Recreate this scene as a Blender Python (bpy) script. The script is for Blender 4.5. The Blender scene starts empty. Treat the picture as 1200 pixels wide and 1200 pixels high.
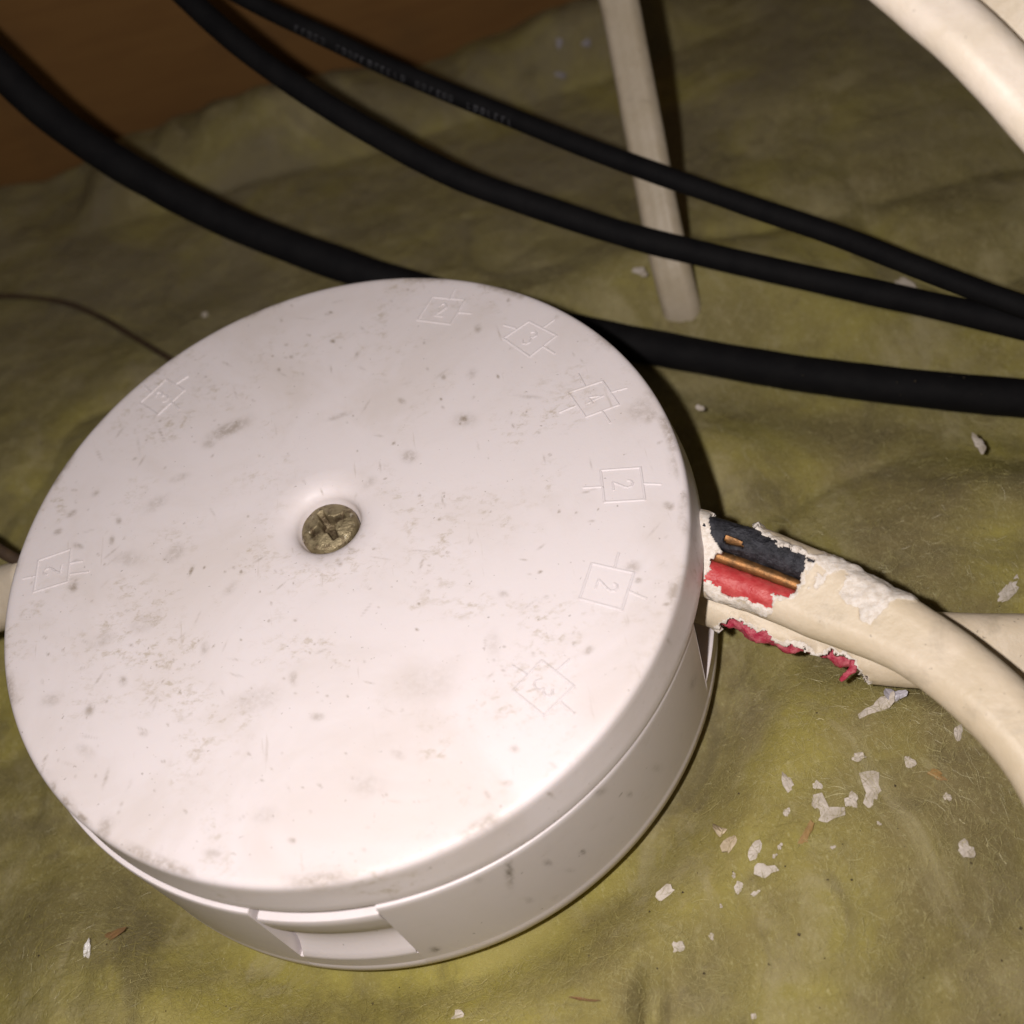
import bpy, bmesh, math, random
import numpy as np
from mathutils import Vector, Matrix

random.seed(7)
rng = np.random.default_rng(11)
MM = 0.001
SC = bpy.context.scene
COL = SC.collection

# ------------------------------------------------------------------ camera
F_PX = 1250.0                      # focal length for a 1200 px wide frame
R = np.array([[0.9635461169, -0.1886149227, -0.1897453334],
              [-0.2634823409, -0.7920678663, -0.5506410366],
              [-0.0464320648, 0.5805625773, -0.8128906182]])
CAM = np.array([25.2045, -71.5667, 94.0033])          # mm

cd = bpy.data.cameras.new("camera")
cam = bpy.data.objects.new("camera", cd)
COL.objects.link(cam)
rot = R.T @ np.diag([1.0, -1.0, -1.0])
m = Matrix.Identity(4)
for i in range(3):
    for j in range(3):
        m[i][j] = float(rot[i, j])
    m[i][3] = float(CAM[i] * MM)
cam.matrix_world = m
cd.sensor_width = 36.0
cd.lens = 36.0 * F_PX / 1200.0
cd.clip_start = 0.005
cd.clip_end = 20.0
cd.dof.use_dof = True
cd.dof.focus_distance = 0.118
cd.dof.aperture_fstop = 22.0
SC.camera = cam

# ------------------------------------------------------------------ world and flash
w = bpy.data.worlds.new("World")
SC.world = w
w.use_nodes = True
bg = w.node_tree.nodes["Background"]
bg.inputs[0].default_value = (1.0, 0.85, 0.72, 1)
bg.inputs[1].default_value = 0.03
SC.view_settings.view_transform = 'Standard'
SC.view_settings.look = 'None'
SC.view_settings.exposure = 0.0
SC.view_settings.gamma = 1.0

ld = bpy.data.lights.new("phone_flash", 'POINT')
ld.energy = 0.66
ld.color = (1.0, 0.922, 0.882)
ld.shadow_soft_size = 0.0016
flash = bpy.data.objects.new("phone_flash", ld)
COL.objects.link(flash)
flash.location = [float(v) * MM for v in (CAM + R.T @ np.array([-15.0, -4.0, 0.0]))]

# ------------------------------------------------------------------ helpers
def ray(px, py):
    return R.T @ np.array([(px - 600) / F_PX, (py - 600) / F_PX, 1.0])

def at_z(px, py, z):
    d = ray(px, py)
    return CAM + d * ((z - CAM[2]) / d[2])

def at_d(px, py, depth):
    return CAM + ray(px, py) * depth

def to_px(P):
    c = (np.asarray(P) - CAM) @ R.T
    return np.stack([600 + F_PX * c[..., 0] / c[..., 2], 600 + F_PX * c[..., 1] / c[..., 2]], -1)

def vnoise3(P, seed=0):
    """value noise in [-1,1] of an (N,3) array"""
    P = np.asarray(P, float)
    i = np.floor(P).astype(np.int64)
    f = P - i
    f = f * f * f * (f * (f * 6 - 15) + 10)
    def h(a, b, c):
        n = (a * 374761393 + b * 668265263 + c * 2147483647 + seed * 1274126177) & 0xFFFFFFFF
        n = ((n ^ (n >> 13)) * 1274126177) & 0xFFFFFFFF
        n = ((n ^ (n >> 16)) * 2246822519) & 0xFFFFFFFF
        return ((n ^ (n >> 15)) & 0xFFFFFF) / float(0xFFFFFF) * 2 - 1
    r = 0
    for dx in (0, 1):
        wx = f[:, 0] if dx else 1 - f[:, 0]
        for dy in (0, 1):
            wy = f[:, 1] if dy else 1 - f[:, 1]
            for dz in (0, 1):
                wz = f[:, 2] if dz else 1 - f[:, 2]
                r = r + wx * wy * wz * h(i[:, 0] + dx, i[:, 1] + dy, i[:, 2] + dz)
    return r

def fbm(P, seed=0, octv=4, gain=0.5):
    P = np.asarray(P, float)
    if P.shape[1] == 2:
        P = np.concatenate([P, np.zeros((len(P), 1))], 1)
    r = 0; a = 1.0
    for k in range(octv):
        r = r + a * vnoise3(P + 17.3 * k, seed + k)
        P = P * 2.03; a *= gain
    return r

def in_poly(q, poly):
    poly = np.asarray(poly, float)
    x, y = q[:, 0], q[:, 1]
    ins = np.zeros(len(q), bool)
    j = len(poly) - 1
    for i in range(len(poly)):
        xi, yi = poly[i]; xj, yj = poly[j]
        c = ((yi > y) != (yj > y)) & (x < (xj - xi) * (y - yi) / (yj - yi + 1e-12) + xi)
        ins ^= c
        j = i
    return ins

def poly_sd(q, poly):
    """signed distance in px, negative inside"""
    poly = np.asarray(poly, float)
    d = np.full(len(q), 1e9)
    for i in range(len(poly)):
        a = poly[i]; b = poly[(i + 1) % len(poly)]
        ab = b - a
        t = np.clip(((q - a) @ ab) / (ab @ ab), 0, 1)
        d = np.minimum(d, np.linalg.norm(q - (a + t[:, None] * ab), axis=1))
    return np.where(in_poly(q, poly), -d, d)

def tag(o, label=None, cat=None, group=None, kind=None):
    if label: o["label"] = label
    if cat: o["category"] = cat
    if group: o["group"] = group
    if kind: o["kind"] = kind
    return o

def empty(name, loc):
    o = bpy.data.objects.new(name, None)
    o.empty_display_size = 0.01
    o.location = [float(v) * MM for v in loc]
    COL.objects.link(o)
    return o

def mesh_obj(name, verts, faces, mat, parent=None, smooth=True, mats=None, attr=None, base=None):
    """verts in mm, world coordinates; the origin is set to base (or the lowest middle of the verts)"""
    V = np.asarray(verts, float)
    if parent is not None:
        org = np.array(parent_origin(parent))
    elif base is not None:
        org = np.asarray(base, float)
    else:
        org = np.array([V[:, 0].mean(), V[:, 1].mean(), V[:, 2].min()])
    me = bpy.data.meshes.new(name)
    me.from_pydata(((V - org) * MM).tolist(), [], faces)
    if attr:
        for an, vals in attr.items():
            a = me.attributes.new(an, 'FLOAT', 'POINT')
            a.data.foreach_set("value", np.asarray(vals, np.float32))
    for mm_ in (mats or [mat]):
        me.materials.append(mm_)
    if smooth:
        me.polygons.foreach_set("use_smooth", [True] * len(me.polygons))
    me.update()
    o = bpy.data.objects.new(name, me)
    COL.objects.link(o)
    if parent is not None:
        o.parent = parent
    else:
        o.location = [float(v) * MM for v in org]
    return o

def parent_origin(p):
    l = np.zeros(3)
    while p is not None:
        l = l + np.array(p.location) / MM
        p = p.parent
    return l

def fix_normals(o):
    bm = bmesh.new(); bm.from_mesh(o.data)
    bmesh.ops.recalc_face_normals(bm, faces=bm.faces)
    bm.to_mesh(o.data); bm.free()

def resample(pts, step):
    """Catmull-Rom through pts (N,k), resampled at about step mm (step may be a function of arclength)"""
    P = np.asarray(pts, float)
    P = np.vstack([2 * P[0] - P[1], P, 2 * P[-1] - P[-2]])
    out = []
    for i in range(1, len(P) - 2):
        for t in np.linspace(0, 1, 60, endpoint=False):
            t2, t3 = t * t, t * t * t
            out.append(0.5 * ((2 * P[i]) + (-P[i - 1] + P[i + 1]) * t + (2 * P[i - 1] - 5 * P[i] + 4 * P[i + 1] - P[i + 2]) * t2
                              + (-P[i - 1] + 3 * P[i] - 3 * P[i + 1] + P[i + 2]) * t3))
    out.append(P[-2])
    out = np.array(out)
    s = np.concatenate([[0], np.cumsum(np.linalg.norm(np.diff(out[:, :3], axis=0), axis=1))])
    L = s[-1]
    if callable(step):
        ss = [0.0]
        while ss[-1] < L:
            ss.append(ss[-1] + step(ss[-1]))
        ss[-1] = L
        ss = np.array(ss)
    else:
        ss = np.linspace(0, L, max(3, int(L / step)))
    return np.stack([np.interp(ss, s, out[:, k]) for k in range(out.shape[1])], 1), ss

def frames(P, up):
    T = np.gradient(P, axis=0)
    T /= np.linalg.norm(T, axis=1)[:, None]
    U = np.broadcast_to(np.asarray(up, float), P.shape)
    S = np.cross(T, U)
    S /= np.linalg.norm(S, axis=1)[:, None]
    N = np.cross(S, T)
    return T, S, N

def stadium(wd, th, n):
    """n points round a flat cable section, (s, n) coordinates"""
    r = th / 2; h = max(wd / 2 - r, 0)
    per = 4 * h + 2 * math.pi * r
    pts = []
    for k in range(n):
        d = per * k / n
        if d < 2 * h: p = (-h + d, r)
        elif d < 2 * h + math.pi * r:
            a = (d - 2 * h) / r; p = (h + r * math.sin(a), r * math.cos(a))
        elif d < 4 * h + math.pi * r:
            p = (h - (d - 2 * h - math.pi * r), -r)
        else:
            a = (d - 4 * h - math.pi * r) / r; p = (-h - r * math.sin(a), -r * math.cos(a))
        pts.append(p)
    return np.array(pts)

def ring_faces(n_rings, n, cap=True, keep=None):
    F = []
    for i in range(n_rings - 1):
        for j in range(n):
            if keep is not None and not keep[i, j]:
                continue
            j2 = (j + 1) % n
            F.append((i * n + j, i * n + j2, (i + 1) * n + j2, (i + 1) * n + j))
    if cap:
        F.append(tuple(range(n - 1, -1, -1)))
        F.append(tuple((n_rings - 1) * n + j for j in range(n)))
    return F

def sweep(pts, section, up, step=1.0, wob=0.0, seed=0):
    """section: (n,2) or function(arclength)->(n,2). Returns verts, rings, n, normals, arclengths"""
    P, ss = resample(pts, step)
    T, S, N = frames(P, up)
    secs = [section(s) if callable(section) else section for s in ss]
    n = len(secs[0])
    Q = np.array(secs)
    V = P[:, None, :] + Q[..., 0:1] * S[:, None, :] + Q[..., 1:2] * N[:, None, :]
    C = Q / (np.linalg.norm(Q, axis=2, keepdims=True) + 1e-9)
    ON = C[..., 0:1] * S[:, None, :] + C[..., 1:2] * N[:, None, :]
    V = V.reshape(-1, 3); ON = ON.reshape(-1, 3)
    if wob:
        V = V + ON * (wob * fbm(V / 9.0, seed, 3))[:, None]
    return V, len(P), n, ON, ss

def circle(r, n=20):
    a = np.linspace(0, 2 * math.pi, n, endpoint=False)
    return np.stack([r * np.sin(a), r * np.cos(a)], 1)

# ------------------------------------------------------------------ materials
class NT:
    def __init__(self, name):
        self.m = bpy.data.materials.new(name); self.m.use_nodes = True
        self.t = self.m.node_tree
        self.b = self.t.nodes["Principled BSDF"]
        tc = self.t.nodes.new("ShaderNodeTexCoord")
        sc = self.t.nodes.new("ShaderNodeVectorMath"); sc.operation = 'SCALE'
        sc.inputs["Scale"].default_value = 1000.0
        self.t.links.new(tc.outputs["Object"], sc.inputs[0])
        self.co = sc.outputs[0]                      # object space in mm
    def n(self, typ, **kw):
        nd = self.t.nodes.new(typ)
        for k, v in kw.items(): setattr(nd, k, v)
        return nd
    def l(self, a, b): self.t.links.new(a, b)
    def stretch(self, v, rz=0.0):
        mp = self.n("ShaderNodeMapping")
        mp.inputs["Scale"].default_value = v
        mp.inputs["Rotation"].default_value = (0, 0, rz)
        self.l(self.co, mp.inputs[0]); return mp.outputs[0]
    def noise(self, scale, detail=4, rough=0.55, co=None, dist=0.0):
        nd = self.n("ShaderNodeTexNoise")
        nd.inputs["Scale"].default_value = scale
        nd.inputs["Detail"].default_value = detail
        nd.inputs["Roughness"].default_value = rough
        nd.inputs["Distortion"].default_value = dist
        self.l(co or self.co, nd.inputs["Vector"]); return nd.outputs["Fac"]
    def ramp(self, fac, lo, hi, a=0.0, b=1.0):
        nd = self.n("ShaderNodeMapRange"); nd.interpolation_type = 'SMOOTHSTEP'
        nd.inputs["From Min"].default_value = lo; nd.inputs["From Max"].default_value = hi
        nd.inputs["To Min"].default_value = a; nd.inputs["To Max"].default_value = b
        self.l(fac, nd.inputs["Value"]); return nd.outputs[0]
    def math(self, op, a, b):
        nd = self.n("ShaderNodeMath", operation=op)
        for i, v in enumerate((a, b)):
            if isinstance(v, (int, float)): nd.inputs[i].default_value = v
            else: self.l(v, nd.inputs[i])
        return nd.outputs[0]
    def mix(self, fac, a, b):
        nd = self.n("ShaderNodeMix", data_type='RGBA')
        for i, v in ((0, fac), (6, a), (7, b)):
            if isinstance(v, (int, float)): nd.inputs[i].default_value = v
            elif isinstance(v, tuple): nd.inputs[i].default_value = (*v, 1)
            else: self.l(v, nd.inputs[i])
        return nd.outputs[2]
    def attr(self, name):
        nd = self.n("ShaderNodeAttribute", attribute_name=name); return nd.outputs["Fac"]
    def col(self, c):
        if isinstance(c, tuple): self.b.inputs["Base Color"].default_value = (*c, 1)
        else: self.l(c, self.b.inputs["Base Color"])
        return self
    def rough(self, r):
        if isinstance(r, (int, float)): self.b.inputs["Roughness"].default_value = r
        else: self.l(r, self.b.inputs["Roughness"])
        return self
    def bump(self, h, strength=0.3, dist=0.0002):
        nd = self.n("ShaderNodeBump")
        nd.inputs["Strength"].default_value = strength
        nd.inputs["Distance"].default_value = dist
        self.l(h, nd.inputs["Height"]); self.l(nd.outputs[0], self.b.inputs["Normal"])
        return self
    def sss(self, wgt, rad):
        self.b.inputs["Subsurface Weight"].default_value = wgt
        self.b.inputs["Subsurface Radius"].default_value = (1.0, 0.8, 0.6)
        self.b.inputs["Subsurface Scale"].default_value = rad
        return self

def mat_box(name, dirty):
    k = NT(name)
    base = (0.775, 0.715, 0.725)
    c = base
    if dirty:
        veil = k.ramp(k.noise(0.055, 5, 0.62, dist=0.6), 0.42, 0.70, 0, 0.27)
        c = k.mix(veil, c, (0.54, 0.46, 0.38))
        patch = k.ramp(k.noise(0.085, 4, 0.6, dist=0.5), 0.46, 0.66)
        grime = k.math('MULTIPLY', patch, k.ramp(k.noise(0.75, 8, 0.72, k.stretch((1, 1.5, 1), 0.6), 0.3), 0.485, 0.68, 0, 0.72))
        c = k.mix(grime, c, (0.47, 0.40, 0.31))
        blot = k.math('MULTIPLY', k.attr("stain"), k.ramp(k.noise(1.5, 6, 0.72), 0.30, 0.62, 0.15, 1))
        c = k.mix(blot, c, (0.235, 0.18, 0.115))
        stk = k.ramp(k.noise(0.9, 4, 0.6, k.stretch((1.0, 0.12, 1), -0.9)), 0.665, 0.76, 0, 0.35)
        c = k.mix(stk, c, (0.42, 0.35, 0.28))
        spk = k.ramp(k.noise(1.9, 3, 0.55), 0.70, 0.75, 0, 0.55)
        c = k.mix(spk, c, (0.24, 0.20, 0.16))
    else:
        sm = k.ramp(k.noise(0.25, 5, 0.65), 0.56, 0.8, 0, 0.22)
        c = k.mix(sm, c, (0.45, 0.39, 0.33))
        spk = k.ramp(k.noise(0.8, 3, 0.5), 0.715, 0.76, 0, 0.65)
        c = k.mix(spk, c, (0.16, 0.13, 0.10))
        c = k.mix(k.math('MULTIPLY', k.attr("stain"), k.ramp(k.noise(1.4, 4, 0.7), 0.3, 0.6, 0.2, 1)), c, (0.15, 0.12, 0.10))
    k.col(c)
    k.rough(k.ramp(k.noise(0.4, 5, 0.6), 0.3, 0.75, 0.42, 0.6))
    k.b.inputs['Specular IOR Level'].default_value = 0.38
    k.bump(k.noise(2.2, 5, 0.6), 0.05, 0.0003)
    k.sss(0.12, 0.0012)
    return k.m

M_LID = mat_box("white_plastic_stained", True)
M_BASE = mat_box("white_plastic", False)

def mat_pvc(name, cream, grime):
    k = NT(name)
    c = k.mix(k.ramp(k.noise(0.16, 4, 0.6), 0.35, 0.7), cream, tuple(v * q for v, q in zip(cream, (0.9, 0.885, 0.83))))
    g = k.ramp(k.noise(0.22, 6, 0.65, dist=0.4), 0.52, 0.74, 0, grime)
    c = k.mix(g, c, (0.33, 0.28, 0.21))
    sp = k.ramp(k.noise(1.5, 3, 0.5), 0.70, 0.76, 0, 0.6)
    c = k.mix(sp, c, (0.22, 0.17, 0.12))
    torn = k.attr("torn")
    tn = k.ramp(k.math('ADD', torn, k.math('MULTIPLY', k.math('SUBTRACT', k.noise(1.2, 5, 0.65), 0.5), 1.3)), 0.35, 0.7)
    c = k.mix(tn, c, k.mix(k.ramp(k.noise(2.0, 5, 0.7), 0.35, 0.7), (0.82, 0.76, 0.70), (0.66, 0.58, 0.49)))
    k.col(c)
    k.rough(0.48)
    k.bump(k.math('ADD', k.noise(0.9, 5, 0.6), k.math('MULTIPLY', tn, k.math('MULTIPLY', k.noise(0.9, 5, 0.7, k.stretch((1, 2.2, 1), 0.7)), 2.5))), 0.3, 0.00035)
    k.sss(0.10, 0.001)
    return k.m

M_CREAM = mat_pvc("cream_pvc", (0.70, 0.595, 0.455), 0.42)
M_CREAM_OLD = mat_pvc("grubby_cream_pvc", (0.60, 0.52, 0.41), 0.55)
M_CREAM_DULL = mat_pvc("dull_cream_pvc", (0.49, 0.42, 0.32), 0.5)
M_CREAM_CLEAN = mat_pvc("clean_cream_pvc", (0.80, 0.71, 0.61), 0.06)
k = NT("torn_white_pvc")
k.col(k.mix(k.ramp(k.noise(1.8, 5, 0.7), 0.35, 0.7), (0.82, 0.765, 0.71), (0.64, 0.555, 0.46))).rough(0.7).bump(k.noise(2.5, 5, 0.7), 0.6, 0.0004)
M_TORN = k.m

def mat_simple(name, c1, c2, scale, rough, bump=0.3, bscale=1.5, metal=0.0, bdist=0.0003):
    k = NT(name)
    k.col(k.mix(k.ramp(k.noise(scale, 5, 0.65), 0.35, 0.68), c1, c2)).rough(rough)
    k.bump(k.noise(bscale, 5, 0.65), bump, bdist)
    k.b.inputs["Metallic"].default_value = metal
    return k.m

M_BLACK = mat_simple("black_rubber", (0.0050, 0.0048, 0.0056), (0.0078, 0.0074, 0.0080), 0.25, 0.75, 0.2, 1.2)
M_BLACK.node_tree.nodes["Principled BSDF"].inputs["Specular IOR Level"].default_value = 0.12
M_PRINT = mat_simple("pale_print", (0.05, 0.05, 0.058), (0.006, 0.006, 0.007), 0.45, 0.75)
M_CORE_BLACK = mat_simple("charred_black_core", (0.010, 0.011, 0.016), (0.042, 0.043, 0.054), 1.1, 0.5, 0.7, 1.7, 0, 0.0006)
M_CORE_RED = mat_simple("red_core", (0.50, 0.040, 0.045), (0.60, 0.10, 0.095), 0.8, 0.45, 0.4, 1.1, 0, 0.0005)
M_CORE_CRIMSON = mat_simple("crimson_core", (0.42, 0.02, 0.06), (0.56, 0.14, 0.17), 1.2, 0.5, 0.6, 1.6, 0, 0.0005)
M_COPPER = mat_simple("tarnished_copper", (0.34, 0.165, 0.06), (0.16, 0.085, 0.035), 1.0, 0.5, 0.3, 2.0, 0.7)
M_TWIG = mat_simple("dark_brown_twig", (0.045, 0.026, 0.014), (0.075, 0.045, 0.022), 0.5, 0.7)
M_STRAW = mat_simple("brown_shaving", (0.24, 0.13, 0.05), (0.15, 0.085, 0.035), 0.6, 0.7)
M_ORANGE = mat_simple("orange_shaving", (0.33, 0.20, 0.065), (0.25, 0.15, 0.055), 0.6, 0.7)
M_FLAKE = mat_simple("white_flake", (0.60, 0.54, 0.48), (0.40, 0.345, 0.27), 0.6, 0.65, 0.5, 1.5)
M_FLAKE_TAN = mat_simple("tan_flake", (0.58, 0.48, 0.34), (0.40, 0.31, 0.2), 0.6, 0.65, 0.5, 1.5)
M_FOIL = mat_simple("pale_film", (0.50, 0.48, 0.54), (0.30, 0.28, 0.31), 0.5, 0.3, 0.6, 1.0)
M_GLINT = mat_simple("bright_film", (0.88, 0.86, 0.84), (0.75, 0.72, 0.70), 0.8, 0.15, 0.6, 1.2)
M_DIRT = mat_simple("dark_dirt", (0.045, 0.034, 0.018), (0.085, 0.06, 0.03), 0.8, 0.9)

k = NT("pitted_brass")
cc = k.mix(k.ramp(k.noise(0.5, 5, 0.65), 0.38, 0.66), (0.38, 0.315, 0.19), (0.20, 0.16, 0.09))
cc = k.mix(k.ramp(k.noise(1.0, 5, 0.7), 0.52, 0.66, 0, 0.85), cc, (0.12, 0.08, 0.045))
cc = k.mix(k.ramp(k.noise(1.0, 4, 0.6, dist=1), 0.62, 0.7, 0, .8), cc, (0.68, 0.62, 0.48))
cc = k.mix(k.math('MULTIPLY', k.attr("grime"), k.ramp(k.noise(1.6, 4, 0.6), 0.3, 0.6, 0.25, 0.85)), cc, (0.09, 0.06, 0.035))
k.col(cc).rough(k.ramp(k.noise(1.7, 4, 0.6), 0.35, 0.7, 0.32, 0.55)).bump(k.noise(2.0, 5, 0.7), 0.5, 0.0004)
k.b.inputs["Metallic"].default_value = 0.55
M_SCREW = k.m

k = NT("glass_wool")
c = k.mix(k.ramp(k.noise(0.030, 5, 0.6, dist=0.8), 0.38, 0.64), (0.245, 0.205, 0.075), (0.375, 0.325, 0.078))
c = k.mix(k.ramp(k.noise(0.075, 6, 0.62, dist=0.4), 0.46, 0.70, 0, 0.8), c, (0.42, 0.36, 0.185))
c = k.mix(k.ramp(k.noise(0.024, 4, 0.6), 0.50, 0.70, 0, 0.75), c, (0.205, 0.160, 0.078))
c = k.mix(k.ramp(k.noise(0.16, 6, 0.66, dist=0.4), 0.52, 0.76, 0, 0.6), c, (0.165, 0.127, 0.055))
c = k.mix(k.ramp(k.noise(0.30, 6, 0.7, dist=0.5), 0.54, 0.76, 0, 0.55), c, (0.46, 0.41, 0.21))
c = k.mix(k.ramp(k.noise(1.1, 5, 0.7), 0.56, 0.74, 0, 0.4), c, (0.52, 0.47, 0.22))
c = k.mix(k.ramp(k.noise(2.6, 6, 0.75, k.stretch((1, 0.45, 1), 0.5)), 0.52, 0.74, 0, 0.55), c, (0.60, 0.55, 0.30))
c = k.mix(k.ramp(k.noise(3.1, 5, 0.7), 0.55, 0.75, 0, 0.5), c, (0.14, 0.115, 0.045))
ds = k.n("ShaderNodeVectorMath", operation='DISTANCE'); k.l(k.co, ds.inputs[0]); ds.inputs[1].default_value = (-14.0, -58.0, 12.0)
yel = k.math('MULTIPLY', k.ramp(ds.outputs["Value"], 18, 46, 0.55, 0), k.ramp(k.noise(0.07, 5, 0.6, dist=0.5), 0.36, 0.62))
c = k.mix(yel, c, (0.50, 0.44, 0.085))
wsp = k.ramp(k.noise(0.11, 7, 0.68, k.stretch((1, 0.55, 1), 0.8), 1.0), 0.52, 0.70, 0, 0.6)
c = k.mix(wsp, c, (0.42, 0.365, 0.20))
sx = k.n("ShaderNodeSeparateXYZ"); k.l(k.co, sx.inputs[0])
rear_mix = k.math('MULTIPLY', k.ramp(sx.outputs[1], 25, 95, 0, 0.9), k.ramp(k.noise(0.033, 5, 0.62, dist=0.7), 0.36, 0.62, 0.15, 1))
c = k.mix(rear_mix, c, (0.225, 0.190, 0.115))                      # greyer brown mixed in towards the joist side
c = k.mix(k.ramp(k.noise(0.045, 6, 0.65, dist=0.9), 0.54, 0.70, 0, 0.55), c, (0.13, 0.105, 0.055))
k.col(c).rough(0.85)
k.bump(k.math('ADD', k.noise(0.9, 8, 0.75), k.math('MULTIPLY', k.noise(3.0, 5, 0.75), 0.5)), 0.6, 0.0006)
k.sss(0.3, 0.003)
M_WOOL = k.m
k = NT("glass_wool_fibre")
k.col(k.mix(k.ramp(k.noise(0.05, 4, 0.6), 0.4, 0.62), (0.33, 0.285, 0.085), (0.46, 0.41, 0.19))).rough(0.38)
k.b.inputs['Transmission Weight'].default_value = 0.0
M_FIBRE = k.m

k = NT("rough_pine")
g = k.noise(0.16, 6, 0.6, k.stretch((0.2, 1.0, 1.6)), 0.6)
c = k.mix(k.ramp(g, 0.35, 0.68), (0.185, 0.090, 0.022), (0.165, 0.077, 0.018))
c = k.mix(k.ramp(k.noise(0.05, 5, 0.6), 0.5, 0.75, 0, 0.5), c, (0.12, 0.06, 0.018))
k.col(c).rough(0.85).bump(g, 0.15, 0.001)
M_WOOD = k.m

# ------------------------------------------------------------------ insulation heightfield
def wool_h(xy):
    x = xy[:, 0]; y = xy[:, 1]
    P = xy
    calm = 1 - 0.62 * np.clip((y - 35) / 60.0, 0, 1)
    h = -29.0 + 4.2 * fbm(P / 52.0 + 3.1, 21, 3, 0.42) * (0.5 + 0.5 * calm)
    rid = 1 - np.abs(fbm(P / 24.0 + 7.7, 33, 3, 0.5))
    h += 1.0 * (rid - 0.6) * calm
    puff = np.abs(fbm(P / 27.0 + 11.3, 63, 2, 0.45)) ** 0.8
    h += 4.2 * (puff - 0.42) * np.clip(1.55 * calm - 0.55, 0.0, 1)
    # a deep crease in the wool near the camera
    dcr = np.abs((x - 20.0) * 0.97 - (y + 50) * 0.26 + 1.2 * vnoise3(np.stack([y / 6.0, 0 * y, 0 * y], 1), 8))
    h -= 4.0 * np.exp(-(dcr / 1.5) ** 2) * np.clip((-45.5 - y) / 5.0, 0, 1)
    h += 1.8 * np.exp(-((x - 13.0) ** 2 + (y + 50.0) ** 2) / 40.0)
    h += (4.4 + 3.2 * fbm(P / 2.4, 71, 3)) * np.exp(-((x - 51.0) ** 2 + (y - 36.5) ** 2) / 30.0)
    h += 0.5 * fbm(P / 9.0, 41, 3, 0.5) * calm
    h += 0.13 * fbm(P / 2.4, 55, 3, 0.55)
    r = np.hypot(x, y)
    # the box has pressed its own bed into the wool; the wool banks up round it, most at the near right
    an = np.arctan2(y, x)
    wgt = 0.25 + 0.60 * np.exp(-((an + 1.55) / 0.95) ** 2) + 0.40 * np.exp(-((an + 0.60) / 0.5) ** 2)
    bank = np.clip((r - 41.5) / 10.0, 0, 1); bank = bank * bank * (3 - 2 * bank)
    fade = np.clip((95 - r) / 40.0, 0, 1)
    bed = np.clip((56 - r) / 14.0, 0, 1); bed = bed * bed * (3 - 2 * bed)
    h = h + 6.4 * wgt * bank * fade
    h = h * (1 - bed) + bed * (-30.6 + 1.6 * np.clip((38 - r) / 6.0, 0, 1) + 8.0 * wgt * bank + 0.35 * fbm(P / 5.0, 77, 3))
    # it sinks away from the box and rolls over before the joist
    h -= 9.0 * np.clip((y - 55) / 85.0, 0, 1) * np.clip(1 - (x - 60) / 120.0, 0.3, 1)
    far = np.clip((y - 120) / 34.0, 0, 1)
    h += 5.0 * np.sin(far * math.pi) * (0.6 + 1.7 * fbm(np.stack([x / 30.0, y / 60.0, 0 * x], 1), 5, 3)) - 9.0 * np.clip((y - 146) / 12.0, 0, 1)
    return h

def clamp_wool(xy, h, items):
    for P, rad in items:
        d = np.full(len(xy), 1e9); zz = np.zeros(len(xy))
        for p in P:
            dd = np.hypot(xy[:, 0] - p[0], xy[:, 1] - p[1])
            m_ = dd < d
            d = np.where(m_, dd, d); zz = np.where(m_, p[2], zz)
        t = np.clip(1.25 - d / (rad * 5.0), 0, 1); t = t * t * (3 - 2 * t)
        h = h * (1 - t) + np.minimum(h, zz - rad * 0.75) * t
    return h

def on_wool(px, py, lift=0.0):
    d = ray(px, py)
    P = at_z(px, py, -29)
    for _ in range(12):
        z = wool_h(P[None, :2])[0]
        Q = at_z(px, py, z + lift)
        P = 0.5 * P + 0.5 * Q
    return P

# ------------------------------------------------------------------ cable paths (mm)
toC = lambda P: (CAM - P) / np.linalg.norm(CAM - P)
def path(lst):
    return np.array([at_d(x, y, d) for x, y, d in lst])

P_STRIP = path([(760, 634, 120.0), (822, 648, 117.6), (880, 667, 115.6), (940, 690, 113.2), (1000, 716, 110.6),
                (1062, 746, 107.6), (1116, 782, 104.6), (1166, 826, 101.6), (1212, 880, 99), (1248, 945, 97), (1280, 1040, 97)])
P_CHEW = path([(770, 672, 125.0), (822, 686, 123.0), (880, 707, 121.4), (940, 733, 119.6), (1000, 752, 118.0),
               (1060, 760, 116.5), (1120, 763, 115.2), (1200, 766, 113.5), (1290, 768, 112), (1380, 770, 111)])
P_UPR = path([(700, -110, 162), (712, -50, 161), (726, 4, 161), (739, 70, 161), (752, 140, 161), (765, 210, 161.5), (781, 290, 162.5),
              (796, 350, 165.5), (803, 380, 170), (808, 400, 178), (810, 410, 186)])
P_THICK = path([(-120, -40, 158), (0, 82, 163), (60, 137, 165.5), (130, 186, 167), (230, 242, 168), (330, 285, 168), (430, 320, 167), (540, 353, 166),
                (640, 380, 165), (740, 402, 163), (850, 423, 159), (960, 441, 155), (1080, 456, 150.5), (1200, 467, 147), (1320, 474, 144)])
P_MID = path([(130, -90, 160), (222, 0, 160), (290, 60, 159), (360, 109, 158), (440, 158, 157), (530, 205, 156), (620, 238, 155), (720, 271, 154),
              (820, 297, 153), (920, 320, 150), (1040, 346, 146), (1130, 366, 142), (1200, 382, 139), (1320, 412, 135)])
P_THIN = path([(170, -70, 163), (292, 0, 163), (370, 38, 162), (450, 76, 161), (530, 110, 160), (600, 138, 159), (690, 174, 156), (780, 207, 153),
               (880, 242, 149.5), (980, 276, 146), (1080, 315, 141), (1150, 342, 138), (1200, 360, 136), (1320, 404, 132)])
P_CORN = path([(950, -120, 103), (1015, -55, 100), (1080, 0, 98), (1138, 50, 96), (1200, 114, 95), (1260, 182, 94), (1340, 280, 94)])
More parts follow.
